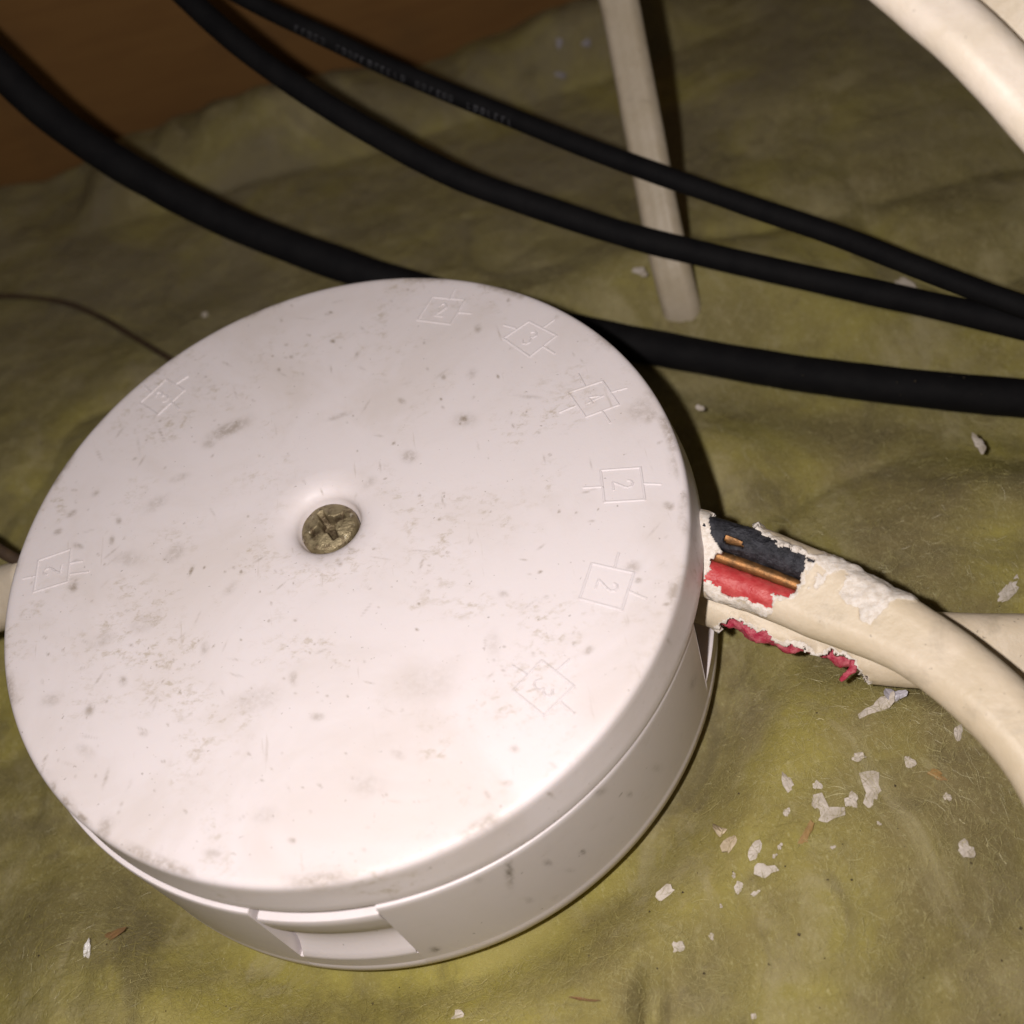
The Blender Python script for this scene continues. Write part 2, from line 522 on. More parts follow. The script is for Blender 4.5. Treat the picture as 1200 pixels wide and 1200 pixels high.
P_CORN2 = path([(1007, -179, 105), (1072, -114, 102), (1137, -59, 100), (1195, -9, 98), (1257, 55, 97), (1317, 123, 96), (1397, 221, 96)])
P_LEFT = path([(40, 690, 138), (0, 702, 139.5), (-60, 722, 140.5), (-150, 740, 142)])
P_LEFTD = path([(60, 668, 137), (22, 657, 137.5), (0, 645, 138), (-40, 620, 140), (-120, 590, 143)])

# ------------------------------------------------------------------ setting: wool and joist
X0, X1, Y0, Y1 = -150.0, 215.0, -105.0, 162.0
st = 0.75
xs = np.arange(X0, X1, st); ys = np.arange(Y0, Y1, st)
gx, gy = np.meshgrid(xs, ys)
XY = np.stack([gx.ravel(), gy.ravel()], 1)
H = wool_h(XY)
H = clamp_wool(XY, H, [(resample(P_THICK, 2.0)[0], 3.2), (resample(P_CHEW, 2.0)[0], 3.6), (resample(P_STRIP, 2.0)[0], 3.6),
                       (resample(P_MID, 2.0)[0], 2.4), (resample(P_THIN, 2.0)[0], 1.8), (resample(P_LEFT, 2.0)[0], 3.5)])
nx, ny = len(xs), len(ys)
idx = np.arange(nx * ny).reshape(ny, nx)
F = np.stack([idx[:-1, :-1].ravel(), idx[:-1, 1:].ravel(), idx[1:, 1:].ravel(), idx[1:, :-1].ravel()], 1)
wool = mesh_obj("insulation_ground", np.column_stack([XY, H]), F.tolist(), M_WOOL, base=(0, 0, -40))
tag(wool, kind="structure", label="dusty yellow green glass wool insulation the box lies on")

def wool_z(x, y):
    i = np.clip(((np.asarray(x) - X0) / st).astype(int), 0, nx - 1)
    j = np.clip(((np.asarray(y) - Y0) / st).astype(int), 0, ny - 1)
    return H.reshape(ny, nx)[j, i]

# loose fibres: a thin tangled nap over the whole surface, plus some longer stray ones
def fibres(n, y_pow, l0, l1, w0, w1, rise, SEG):
    fx = -115 + rng.uniform(size=n) * 300; fy = -102 + (rng.uniform(size=n) ** y_pow) * 240
    keep = np.hypot(fx, fy) > 43.5
    fx, fy = fx[keep], fy[keep]; n = len(fx)
    ang = rng.normal(0.5, 1.5, n); cur = rng.normal(0, 0.16, n); ln = l0 + (l1 - l0) * rng.uniform(0, 1, n) ** 2; wd = rng.uniform(w0, w1, n)
    z0 = rng.uniform(-0.12, rise, n); tilt = rng.normal(0, 0.22, n)
    V = []
    for s in range(SEG + 1):
        t = s / SEG - 0.5
        a = ang + cur * t * 4
        x_ = fx + np.cos(a) * ln * t; y_ = fy + np.sin(a) * ln * t
        z_ = wool_z(x_, y_) + z0 + tilt * ln * t
        ox, oy = -np.sin(a) * wd, np.cos(a) * wd
        V.append(np.stack([np.stack([x_ + ox, y_ + oy, z_], 1), np.stack([x_ - ox, y_ - oy, z_ + wd], 1)], 1))
    V = np.stack(V, 1)
    b = np.arange(n)[:, None] * (SEG + 1) * 2 + np.arange(SEG)[None, :] * 2
    return V.reshape(-1, 3), np.stack([b, b + 1, b + 3, b + 2], -1).reshape(-1, 4)
Va, Fa = fibres(270000, 1.35, 0.7, 3.0, 0.006, 0.012, 0.75, 2)
Vb, Fb = fibres(22000, 1.2, 0.4, 2.2, 0.012, 0.026, 0.35, 3)
V = np.vstack([Va, Vb]); F = np.vstack([Fa, Fb + len(Va)])
me = bpy.data.meshes.new("insulation_fibres")
me.vertices.add(len(V)); me.vertices.foreach_set("co", ((V - np.array([0, 0, -30.0])) * MM).astype(np.float32).ravel())
me.loops.add(F.size); me.loops.foreach_set("vertex_index", F.astype(np.int32).ravel())
me.polygons.add(len(F)); me.polygons.foreach_set("loop_start", np.arange(0, F.size, 4, dtype=np.int32))
me.polygons.foreach_set("loop_total", np.full(len(F), 4, np.int32))
me.update(calc_edges=True)
me.materials.append(M_FIBRE)
fib = bpy.data.objects.new("insulation_fibres", me); COL.objects.link(fib); fib.location = (0, 0, -30 * MM)
tag(fib, "fine loose glass fibres lying on the yellow green insulation", "fibres", kind="stuff")

# timber joist: a sawn board with slightly eased edges
def beam(name, x0, x1, y0, y1, z0, z1, mat, nseg=40):
    e = 1.6
    sec = [(y0 + e, z0), (y1 - e, z0), (y1, z0 + e), (y1, z1 - e), (y1 - e, z1), (y0 + e, z1), (y0, z1 - e), (y0, z0 + e)]
    V = []
    for i in range(nseg + 1):
        x = x0 + (x1 - x0) * i / nseg
        for (a, b) in sec:
            V.append((x, a + 0.35 * math.sin(x * 0.05 + b), b + 0.3 * math.sin(x * 0.07)))
    return mesh_obj(name, V, ring_faces(nseg + 1, 8), mat, smooth=False, base=((x0 + x1) / 2, (y0 + y1) / 2, z0))
joist = beam("timber_joist", -190, 240, 150, 197, -75, 62, M_WOOD)
joist.rotation_euler.z = 0.0
fix_normals(joist)
tag(joist, "rough brown timber joist in the dark behind the insulation", "joist")

# ------------------------------------------------------------------ junction box
BOX = empty("junction_box", (0, 0, -27.2))
tag(BOX, "round white plastic junction box with a stained screwed lid", "junction box")

def revolve(name, prof_fn, thetas, mat, parent, closed=True, attr=None):
    rows = [prof_fn(t) for t in thetas]
    n = len(rows[0])
    V = [(r * math.cos(t), r * math.sin(t), z) for t, row in zip(thetas, rows) for r, z in row]
    F = []
    m_ = len(thetas)
    for i in range(m_ if closed else m_ - 1):
        i2 = (i + 1) % m_
        for j in range(n - 1):
            F.append((i * n + j, i2 * n + j, i2 * n + j + 1, i * n + j + 1))
    if not closed:
        F.append(tuple(range(n))); F.append(tuple((m_ - 1) * n + j for j in range(n - 1, -1, -1)))
    return V, F

# lid: dense rings so that stains can sit in a vertex attribute
LOFF = np.array([0.40, 0.12])          # the lid sits a little off centre on the base
prof = [(3.2, -3.0), (3.62, -2.4), (3.78, -1.5), (4.0, -0.95), (4.4, -0.55), (4.95, -0.26), (5.7, -0.08), (6.6, 0.0)]
for r in np.arange(6.9, 37.5, 0.17):
    prof.append((r, 0.10 * (1 - (r / 38) ** 2) - 0.08))
prof += [(37.9, -0.085), (38.4, -0.10), (38.75, -0.15), (39.02, -0.27), (39.2, -0.46), (39.32, -0.74), (39.42, -1.4), (39.66, -3.0), (39.95, -4.6), (40.17, -5.8), (40.14, -6.1), (39.8, -6.25), (38.3, -6.25), (37.6, -2.6), (4, -2.9)]
th = np.linspace(0, 2 * math.pi, 760, endpoint=False)
V, F = revolve("lid", lambda t: prof, th, M_LID, BOX)
V = np.array(V); V[:, :2] += LOFF * np.clip((-V[:, 2]) / 6.0, 0, 1)[:, None]
SCREW_C = at_z(382.5, 613, -0.75)[:2]
r0 = np.hypot(V[:, 0], V[:, 1])
V[:, :2] += SCREW_C * (np.clip((13 - r0) / 6.0, 0, 1) * (V[:, 2] > -4))[:, None]
# stains placed where the photograph shows them: (px, py, long, short, angle deg, strength)
STAINS = [(268, 503, 25, 7, -24, .62), (245, 520, 8, 5, -20, .4), (183, 590, 16, 7, -35, .3), (112, 578, 5, 3, -30, .5), (139, 610, 3, 4, 0, .75), (131, 633, 3, 5, 10, .6),
          (84, 602, 6, 3, -30, .7), (68, 623, 5, 3, -20, .7), (86, 688, 6, 5, -40, .8), (92, 640, 6, 3, 20, .6), (224, 669, 2, 6, 25, .85), (150, 655, 16, 9, 0, .28),
          (205, 648, 14, 8, -40, .35), (105, 832, 5, 8, 25, .6), (60, 820, 12, 7, -20, .35), (144, 798, 5, 5, 0, .6), (62, 922, 4, 4, 0, .8), (78, 940, 10, 4, 45, .8),
          (96, 958, 12, 4, 40, .75), (122, 972, 9, 16, 20, .5), (124, 912, 2, 11, 18, .5), (300, 820, 30, 14, -20, .22), (372, 840, 8, 5, 0, .4), (344, 795, 5, 8, 0, .4),
          (480, 535, 9, 7, 0, .5), (544, 491, 6, 5, 0, .8), (545, 492, 14, 8, 0, .3), (471, 470, 5, 3, 30, .5), (520, 442, 3, 3, 0, .6), (553, 438, 7, 5, -40, .3), (620, 465, 14, 2, 4, .4),
          (397, 488, 14, 3, -18, .4), (390, 400, 3, 2, 10, .9), (341, 418, 2, 2, 0, .9), (327, 433, 2, 2, 0, .9), (418, 416, 2, 4, 30, .6), (560, 385, 4, 5, 0, .5),
          (750, 480, 12, 16, 60, .35), (763, 487, 6, 10, 40, .45), (783, 593, 6, 4, 30, .7), (790, 545, 4, 18, -12, .4), (741, 665, 9, 7, -20, .45), (748, 680, 4, 3, 0, .6),
          (590, 696, 6, 4, 20, .4), (690, 762, 6, 4, -30, .6), (578, 754, 8, 14, 0, .22), (603, 878, 5, 4, 30, .4), (466, 884, 8, 4, 30, .4), (594, 918, 6, 3, 0, .4),
          (500, 800, 34, 20, -10, .15), (430, 920, 22, 14, 0, .2), (342, 985, 4, 3, 0, .7), (250, 1000, 10, 5, 0, .4), (310, 955, 14, 8, -10, .25), (188, 995, 3, 3, 0, .7),
          (356, 566, 2, 3, 20, .8), (430, 616, 2, 2, 0, .6), (398, 660, 3, 4, 20, .5), (433, 565, 9, 5, -35, .3), (170, 730, 22, 10, -30, .22), (120, 750, 16, 7, -25, .25),
          (240, 760, 5, 8, 10, .35), (100, 880, 12, 7, 30, .25), (168, 860, 5, 3, 0, .5), (640, 700, 3, 2, 0, .5), (270, 690, 10, 5, -40, .25), (210, 560, 12, 4, -20, .25)]
for _ in range(330):
    # specks and short scratches, thicker towards the left side and the rim
    x_, y_ = rng.uniform(15, 800), rng.uniform(335, 1030)
    if rng.uniform() < 0.35: x_ = 15 + (x_ - 15) * rng.uniform(0.2, 1)
    if rng.uniform() < 0.3:
        STAINS.append((x_, y_, rng.uniform(4, 11), rng.uniform(0.9, 1.4), rng.choice([-28, -62, 70, 15]) + rng.uniform(-14, 14), rng.uniform(.2, .55)))
    else:
        STAINS.append((x_, y_, rng.uniform(1.0, 2.6), rng.uniform(0.9, 1.7), rng.uniform(-60, 60), rng.uniform(.3, .95)))
pxs = to_px(V)
top = V[:, 2] > -2
stain = np.zeros(len(V))
for (sx, sy, a, b, an, s_) in STAINS:
    c_, n_ = math.cos(math.radians(an)), math.sin(math.radians(an))
    dx = pxs[:, 0] - sx; dy = pxs[:, 1] - sy
    u = dx * c_ + dy * n_; v = -dx * n_ + dy * c_
    e = (u / a) ** 2 + (v / b) ** 2
    stain = np.maximum(stain, s_ * np.exp(-np.clip(e, 0, 30) ** 1.4))
stain = np.where(top, stain, 0)
rr = np.hypot(V[:, 0], V[:, 1])
rimd = np.exp(-((rr - 38.7) / 0.5) ** 2) * np.clip(fbm(V / 5.0, 91, 4) * 1.2 - 0.15, 0, 0.6)
stain = np.maximum(stain, np.where(V[:, 2] > -2.2, rimd, 0))
# dark drip below the seam
LID = mesh_obj("lid", V, F, M_LID, BOX, attr={"stain": stain})
fix_normals(LID)

# embossed terminal marks
DIG = {'2': [[(-.55, .55), (-.42, .85), (-.05, 1.0), (.38, .86), (.52, .5), (.32, .12), (-.15, -.35), (-.6, -.9), (.62, -.92)]],
       '3': [[(-.5, .72), (-.2, .97), (.25, .95), (.5, .62), (.36, .24), (-.02, .08)], [(-.02, .08), (.4, -.08), (.58, -.45), (.35, -.86), (-.1, -.98), (-.55, -.72)]],
       '4': [[(.25, -1.0), (.25, 1.0), (-.62, -.38), (.68, -.38)]]}
def C5(x, y): return (450 + x / 3.4286, 320 + y / 3.4286)
def C8(x, y): return (560 + x / 3.75, 540 + y / 3.75)
def C6(x, y): return (0 + x / 3.75, 400 + y / 3.75)
MARKS = [
    ('2', [C5(195, 95), C5(325, 107), C5(268, 205), C5(135, 188)], [(C5(262, 105), C5(285, 65)), (C5(298, 157), C5(350, 162))]),
    ('3', [C5(582, 193), C5(693, 250), C5(585, 335), C5(480, 262)], [(C5(530, 222), C5(482, 208)), (C5(637, 221), C5(682, 187)), (C5(637, 293), C5(685, 322))]),
    ('4', [C5(740, 480), C5(878, 433), C5(943, 528), C5(810, 578)], [(C5(808, 455), C5(780, 405)), (C5(912, 478), C5(975, 460)), (C5(768, 533), C5(705, 560)), (C5(877, 555), C5(907, 600))]),
    ('2', [C5(870, 792), C5(1030, 780), C5(1048, 910), C5(885, 920)], [(C5(875, 858), C5(802, 862)), (C5(1042, 845), C5(1112, 847))]),
    ('2', [C8(500, 450), C8(685, 492), C8(633, 655), C8(447, 605)], [(C8(600, 470), C8(618, 405)), (C8(663, 572), C8(740, 605))]),
    ('3', [C8(280, 878), C8(422, 990), C8(290, 1120), C8(155, 1010)], [(C8(212, 938), C8(150, 900)), (C8(345, 925), C8(405, 872)), (C8(365, 1062), C8(422, 1112))]),
    ('3', [C6(730, 165), C6(810, 215), C6(693, 322), C6(615, 270)], [(C6(665, 222), C6(633, 196)), (C6(768, 190), C6(825, 153)), (C6(752, 265), C6(787, 297))]),
    ('2', [C6(168, 962), C6(312, 912), C6(297, 1055), C6(148, 1100)], [(C6(155, 1030), C6(100, 1042)), (C6(303, 975), C6(362, 965)), (C6(310, 1022), C6(388, 1012))]),
]
DESC = ["topmost of the marks near the lid rim", "second mark clockwise from the top of the lid", "with four leads, near the right rim", "right of the screw, above the cable exit",
        "beside the cable exit", "faint, low on the right of the lid", "on the upper left of the lid", "at the left rim of the lid"]
def ridge(bmv, bmf, a, b, hw=0.14, hh=0.105):
    """low rounded ridge on the lid from a to b (2-D, mm)"""
    a = np.array(a); b = np.array(b); t = b - a; L = np.linalg.norm(t)
    if L < 1e-6: return
    t /= L; s = np.array([-t[1], t[0]])
    a = a - t * hw * 0.5; b = b + t * hw * 0.5
    i0 = len(bmv)
    for p in (a, b):
        for (o, z) in ((-hw * 1.5, -0.15), (-hw, hh * 0.35), (-hw * .45, hh), (hw * .45, hh), (hw, hh * 0.35), (hw * 1.5, -0.15)):
            r2 = (p @ p) ** .5
            bmv.append((*(p + s * o), 0.10 * (1 - (r2 / 38) ** 2) - 0.08 + z))
    for j in range(5):
        bmf.append((i0 + j, i0 + j + 1, i0 + 7 + j, i0 + 6 + j))
    bmf.append(tuple(i0 + j for j in range(5, -1, -1))); bmf.append(tuple(i0 + 6 + j for j in range(6)))
for (dg, quad, ticks), ds in zip(MARKS, DESC):
    Q = [at_z(x, y, 0)[:2] for x, y in quad]
    V = []; F = []
    for i in range(4): ridge(V, F, Q[i], Q[(i + 1) % 4])
    for a, b in ticks: ridge(V, F, at_z(*a, 0)[:2], at_z(*b, 0)[:2])
    c = sum(Q) / 4
    o_ = c / np.linalg.norm(c); r_ = np.array([o_[1], -o_[0]])
    for line in DIG[dg]:
        pts = [c + r_ * u * 0.85 + o_ * v * 1.12 for u, v in line]
        for a, b in zip(pts[:-1], pts[1:]): ridge(V, F, a, b, 0.13, 0.105)
    mk = mesh_obj("terminal_mark", V, F, M_LID, LID, smooth=False, attr={"stain": np.zeros(len(V))})
    mk["label"] = "embossed boxed number %s %s" % (dg, ds)
    fix_normals(mk)

# base with two cable notches
def side_stain(V):
    q = to_px(np.array(V)); st_ = np.zeros(len(q))
    for (sx, sy, a, b, an, s_) in ((597, 1022, 3.5, 15, -4, .9), (596, 990, 2.5, 10, -3, .55), (602, 976, 8, 2, -30, .5), (642, 1011, 4, 3, 30, .7), (703, 928, 7, 4, -20, .45), (683, 999, 3, 3, 0, .8),
                                   (510, 1113, 5, 3, 0, .9), (738, 931, 2.5, 2.5, 0, .7), (668, 1020, 4, 2, 0, .4), (820, 870, 3, 5, 0, .5), (812, 800, 3, 8, 15, .4), (480, 1045, 6, 3, 0, .3),
                                   (256, 1039, 8, 3, 20, .6), (560, 1030, 5, 4, 0, .3), (620, 1055, 4, 3, 0, .35), (770, 900, 6, 4, 0, .25), (545, 975, 10, 3, -20, .3), (666, 903, 4, 3, 0, .4)):
        c_, n_ = math.cos(math.radians(an)), math.sin(math.radians(an))
        dx = q[:, 0] - sx; dy = q[:, 1] - sy
        st_ = np.maximum(st_, s_ * np.exp(-((dx * c_ + dy * n_) / a) ** 2 - ((-dx * n_ + dy * c_) / b) ** 2))
    return st_
NA0, NA1 = math.radians(-111.0), math.radians(-92.6)
NB0, NB1 = math.radians(-29.3), math.radians(-2.0)
def wrap(t): return (t + math.pi) % (2 * math.pi) - math.pi
def base_prof(t, n0=-999):
    t = wrap(t)
    zc = None
    if NA0 < t < NA1: zc = -21.6
    if NB0 < t < NB1: zc = -20.5
    P = [(30, -26.0)]
    if zc is None:
        P += [(36.2, -22), (36.4, -10), (36.6, -6.35), (37, -6.28), (38.5, -6.28), (40.1, -6.28), (40.27, -6.34), (40.37, -6.55)] + [(40.42 + (z_ + 7) * -0.045, z_) for z_ in np.arange(-7.0, -24.6, -0.5)] + [(41.3, -24.8), (41.32, -26.4), (41.0, -27.1), (40, -27.3), (0, -27.3)]
    else:
        P += [(36.2, -24), (36.4, -23), (36.6, zc), (37, zc), (38.5, zc), (40.6, zc), (41.0, zc - .03), (41.12, zc - .1)] + [(41.12 + 0.06 * i_ / 35, zc - .2 - (24.4 + zc) * i_ / 36) for i_ in range(35)] + [(41.2, -24.6), (41.3, -24.8), (41.32, -26.4), (41.0, -27.1), (40, -27.3), (0, -27.3)]
    return P
ts = list(np.linspace(-math.pi, math.pi, 720, endpoint=False))
for a in (NA0, NA1, NB0, NB1): ts += [a - 1e-4, a + 1e-4]
ts = sorted(ts)
V, F = revolve("base", base_prof, ts, M_BASE, BOX)
base = mesh_obj("base", V, F, M_BASE, BOX, smooth=True, attr={"stain": side_stain(V)})
fix_normals(base)
mod = base.modifiers.new("edges", 'EDGE_SPLIT'); mod.split_angle = math.radians(38)
# moulded knockout filling the front notch: top lip, hollow, outward lip
def knock_prof(t):
    e = 0.0
    return [(36.0, -21.9), (36.0, -8.1), (38.3, -7.7), (40.1, -7.6), (40.42, -7.7), (40.55, -8.0), (40.52, -9.5), (40.4, -11.5), (40.2, -13.2), (39.85, -14.8), (39.55, -16.2), (39.5, -17.2), (39.65, -18.2), (40.05, -19.3), (40.65, -20.4), (41.04, -21.0), (41.14, -21.4), (41.14, -21.9)]
ts2 = np.linspace(NA0 + 0.012, NA1 - 0.003, 40)
V, F = revolve("k", knock_prof, ts2, M_BASE, BOX, closed=False)
kn = mesh_obj("cable_knockout", V, F, M_BASE, base)
kn["label"] = "stepped push-out cable entry moulded in the front of the base"
fix_normals(kn)
mod = kn.modifiers.new("edges", 'EDGE_SPLIT'); mod.split_angle = math.radians(40)

# screw: domed head with a pitted cross recess
NR, NS = 46, 120
V = []; F = []
rot0 = math.radians(20)
PIT = []
for i in range(NR):
    r = 3.55 * (i / (NR - 1))
    for j in range(NS):
        a = 2 * math.pi * j / NS
        x, y = r * math.cos(a), r * math.sin(a)
        u = x * math.cos(rot0) + y * math.sin(rot0); v = -x * math.sin(rot0) + y * math.cos(rot0)
        z = 0.75 * (1 - (r / 3.9) ** 2) - 0.62
        if r > 3.1: z -= 0.55 * ((r - 3.1) / 0.45) ** 2
        arm = 0
        for (p, q_) in ((u, v), (v, u)):
            wdt = 0.62 - 0.07 * abs(p)
            lng = 2.45
            g = min((wdt - abs(q_)) / 0.22, (lng - abs(p)) / 0.55)
            arm = max(arm, max(0, min(1, g)))
        cone = max(0, min(1, (1.25 - r) / 0.5))
        dep = max(arm * (0.8 + 0.8 * max(0, 1 - r / 2.4)), cone * 1.6)
        PIT.append(min(1, dep / 0.8))
        V.append((x, y, z - dep))
V = np.array(V); V[:, 2] += 0.035 * fbm(V[:, :2] / 0.6, 3, 3); V[:, 2] -= 1.0; V[:, :2] *= 0.95
for i in range(NR - 1):
    for j in range(NS):
        j2 = (j + 1) % NS
        F.append((i * NS + j, i * NS + j2, (i + 1) * NS + j2, (i + 1) * NS + j))
rim0 = (NR - 1) * NS
extra = [(3.3 * math.cos(2 * math.pi * j / NS), 3.3 * math.sin(2 * math.pi * j / NS), -4.0) for j in range(NS)]
V = np.vstack([V, extra])
for j in range(NS):
    F.append((rim0 + j, rim0 + (j + 1) % NS, rim0 + NS + (j + 1) % NS, rim0 + NS + j))
V[:, :2] += SCREW_C
sc_ = mesh_obj("screw", V, F, M_SCREW, BOX, attr={"grime": PIT + [0.8] * NS})
sc_["label"] = "corroded brassy cross-head screw sunk in the lid"
fix_normals(sc_)

# ------------------------------------------------------------------ stripped cable
HOLE = [(832, 607), (838, 597), (860, 596), (884, 612), (893, 629), (911, 637), (926, 645), (941, 651), (951, 655), (944, 663), (937, 672), (934, 687), (932, 693),
        (925, 701), (906, 701), (901, 712), (893, 709), (873, 703), (853, 696), (838, 690), (826, 681), (830, 672), (836, 659), (846, 645), (835, 628)]
TEAR1 = [(950, 652), (968, 650), (985, 655), (1000, 658), (1040, 674), (1074, 702), (1046, 708), (1034, 716), (1024, 734), (1012, 728), (1006, 712), (990, 702), (985, 690), (994, 680), (988, 668), (965, 668)]
TEAR3 = [(812, 598), (836, 594), (846, 640), (830, 672), (826, 684), (860, 703), (900, 717), (893, 724), (850, 710), (812, 690)]
TEAR2 = [(944, 692), (970, 662), (980, 668), (958, 688)]

def torn_sheath(name, pts, widths, th_, hole, tears, parent, mat, up_mix, fine_to, thick, seed, lipamp=0.45, band=9.0, wrap_to=-0.45):
    P0, _ = resample(pts, 2.0)
    def step(s): return 0.16 if s < fine_to else 0.9
    NSEC = 150
    def section(s):
        return stadium(float(np.interp(s, widths[0], widths[1])), th_, NSEC)
    P, ss = resample(pts, step)
    mid = P[len(P) // 3]
    up = toC(mid) * up_mix + np.array([0, 0, 1]) * (1 - up_mix)
    V, nr, nc, ON, ss = sweep(pts, section, up, step, 0.10, seed)
    q = to_px(V)
    view = toC(V.mean(0))
    facing = (ON @ view) > wrap_to
    jag = 5.6 * fbm(V / 1.2, seed + 5, 4, 0.6) + 1.2 * fbm(V / 0.4, seed + 9, 2)
    sd0 = poly_sd(q, hole)
    sd = sd0 + np.clip(jag, -6, 6) * np.clip(1.2 - sd0 / 16.0, 0, 1)
    sd = np.where(facing, sd, 50)
    keep_v = sd > 0
    keep = (keep_v.reshape(nr, nc))
    kf = keep[:-1] & keep[1:] & np.roll(keep, -1, 1)[:-1] & np.roll(keep, -1, 1)[1:]
    torn = np.clip(1.25 - sd / band, 0, 1)
    rough = np.clip(1 - sd / 10.0, 0, 1)
    for tp, amt in tears:
        d2 = poly_sd(q, tp) + 0.8 * jag
        d2 = np.where(facing, d2, 60)
        torn = np.maximum(torn, amt * np.clip(0.55 - d2 / 8.0, 0, 1))
        rough = np.maximum(rough, 0.55 * amt * np.clip(0.4 - d2 / 9.0, 0, 1))
    V = V + ON * (rough * (lipamp * (0.2 + fbm(V / np.array([2.6, 1.5, 1.5]), seed + 20, 3, 0.5))) )[:, None]
    F = ring_faces(nr, nc, False, kf)
    o = mesh_obj(name, V, F, mat, parent, mats=[mat, M_TORN], attr={"torn": torn})
    md = o.modifiers.new("wall", 'SOLIDIFY')
    md.thickness = thick * MM; md.offset = -1; md.use_rim = True
    md.material_offset_rim = 1; md.material_offset = 1
    # outward normals decide which way the wall grows
    bm = bmesh.new(); bm.from_mesh(o.data)
    bmesh.ops.delete(bm, geom=[v for v in bm.verts if not v.link_faces], context='VERTS')
    bmesh.ops.recalc_face_normals(bm, faces=bm.faces)
    bm.to_mesh(o.data); bm.free()
    return o, up

def offset_path(pts, up, s_off, n_off, s0, s1):
    P, ss = resample(pts, 0.5)
    T, S, N = frames(P, up)
    Q = P + S * s_off + N * n_off
    m_ = (ss >= s0) & (ss <= s1)
    return Q[m_]

STRIP = empty("stripped_cable", at_z(1200, 884, -29.0))
tag(STRIP, "cream flat cable stripped open to black, copper and red cores beside the box", "cable")
sheath, upA = torn_sheath("sheath", P_STRIP, ([0, 20, 30, 46], [9.6, 9.0, 7.4, 6.6]), 4.9, HOLE, [(TEAR1, 1.0), (TEAR2, 0.8), (TEAR3, 1.0)], STRIP, M_CREAM, 0.80, 36, 0.80, 100, 0.42)

# section "s" axis: S = T x up; find which side is the upper one in the picture
Pm, _ = resample(P_STRIP, 1.0); Tm, Sm, Nm = frames(Pm, upA)
sgn = 1.0 if to_px(Pm[15] + Sm[15] * 3)[1] < to_px(Pm[15])[1] else -1.0

def core(name, pts, up, s_off, n_off, rad, s0, s1, mat, parent, seed, wob=0.12, hole=None):
    P, sa = resample(pts, 0.5)
    T, S, N = frames(P, up)
    pin = np.clip((sa - 15.0) / 5.0, 0, 1)[:, None]        # cores draw together where the sheath still holds them
    Q = (P + S * s_off * (1 - 0.22 * pin) + N * n_off * (1 - 0.9 * pin))[(sa >= s0) & (sa <= s1)]
    V, nr, nc, ON, ss = sweep(Q[::4], lambda q_: circle(rad * (1 - 0.22 * min(1, max(0, (q_ + s0 - 15.0) / 5.0))), 40), up, 0.25, 0, 0)
    V = V + ON * (wob * fbm(V / 1.8, seed, 4, 0.6))[:, None]
    kf = None
    if hole is not None:
        qv = to_px(V)
        sd = poly_sd(qv, hole) + 1.6 * fbm(V / 0.6, seed + 3, 3)
        kv = ((sd > 0) | ((ON @ toC(V.mean(0))) < 0)).reshape(nr, nc)
        kf = kv[:-1] & kv[1:] & np.roll(kv, -1, 1)[:-1] & np.roll(kv, -1, 1)[1:]
    F = ring_faces(nr, nc, hole is None, kf)
    o = mesh_obj(name, V, F, mat, parent)
    if hole is not None:
        md = o.modifiers.new("wall", 'SOLIDIFY'); md.thickness = 0.6 * MM; md.offset = -1
        fix_normals(o)
    return o
BH = [(848, 627), (868, 634), (868, 641), (850, 637)]
blk = core("black_core", P_STRIP, upA, sgn * 2.42, 0.78, 1.68, 2.0, 21.0, M_CORE_BLACK, STRIP, 61, 0.14, BH)
core("copper_strand", P_STRIP, upA, sgn * 2.42, 0.86, 0.96, 2.0, 20.5, M_COPPER, blk, 62, 0.03)
core("earth_wire", P_STRIP, upA, sgn * 0.08, 0.9, 0.68, 2.0, 20.5, M_COPPER, STRIP, 63, 0.03)
core("red_core", P_STRIP, upA, -sgn * 2.15, 0.72, 1.6, 2.0, 21.0, M_CORE_RED, STRIP, 64, 0.10)

# ------------------------------------------------------------------ chewed cable under it
HOLE2 = [(850, 733), (860, 727), (874, 732), (880, 742), (893, 741), (905, 751), (926, 758), (940, 757), (957, 765), (975, 764), (999, 775), (1006, 789), (1014, 801),
         (1005, 840), (830, 800), (838, 742)]
CHEW = empty("chewed_cable", at_z(1200, 766, -29.0))
tag(CHEW, "cream flat cable lying under the stripped one, its lower edge chewed to red", "cable")
sh2, upB = torn_sheath("sheath", P_CHEW, ([0, 50], [8.6, 8.4]), 5.2, HOLE2, [], CHEW, M_CREAM, 0.75, 36, 0.75, 200, 0.35, 6.0, -0.93)
core("red_core", P_CHEW, upB, -sgn * 2.05, 0.25, 1.45, 2.0, 30, M_CORE_CRIMSON, CHEW, 74, 0.45)
core("black_core", P_CHEW, upB, sgn * 2.2, 0.0, 1.55, 2.0, 30, M_CORE_BLACK, CHEW, 75, 0.05)
# a shred of red insulation hanging off
Ps = path([(1002, 774, 116.6), (1000, 782, 116.3), (992, 790, 116.2), (985, 797, 116.6)])
V, nr, nc, ON, ss = sweep(Ps, lambda s: circle(0.55, 10) * (1.0 - 0.16 * s) * np.array([1, 0.5]), (0.3, 0.2, 1), 0.15)
V = V + ON * (0.16 * fbm(V / 0.7, 5, 3))[:, None]
mesh_obj("insulation_shred", V, ring_faces(nr, nc), M_CORE_CRIMSON, CHEW)

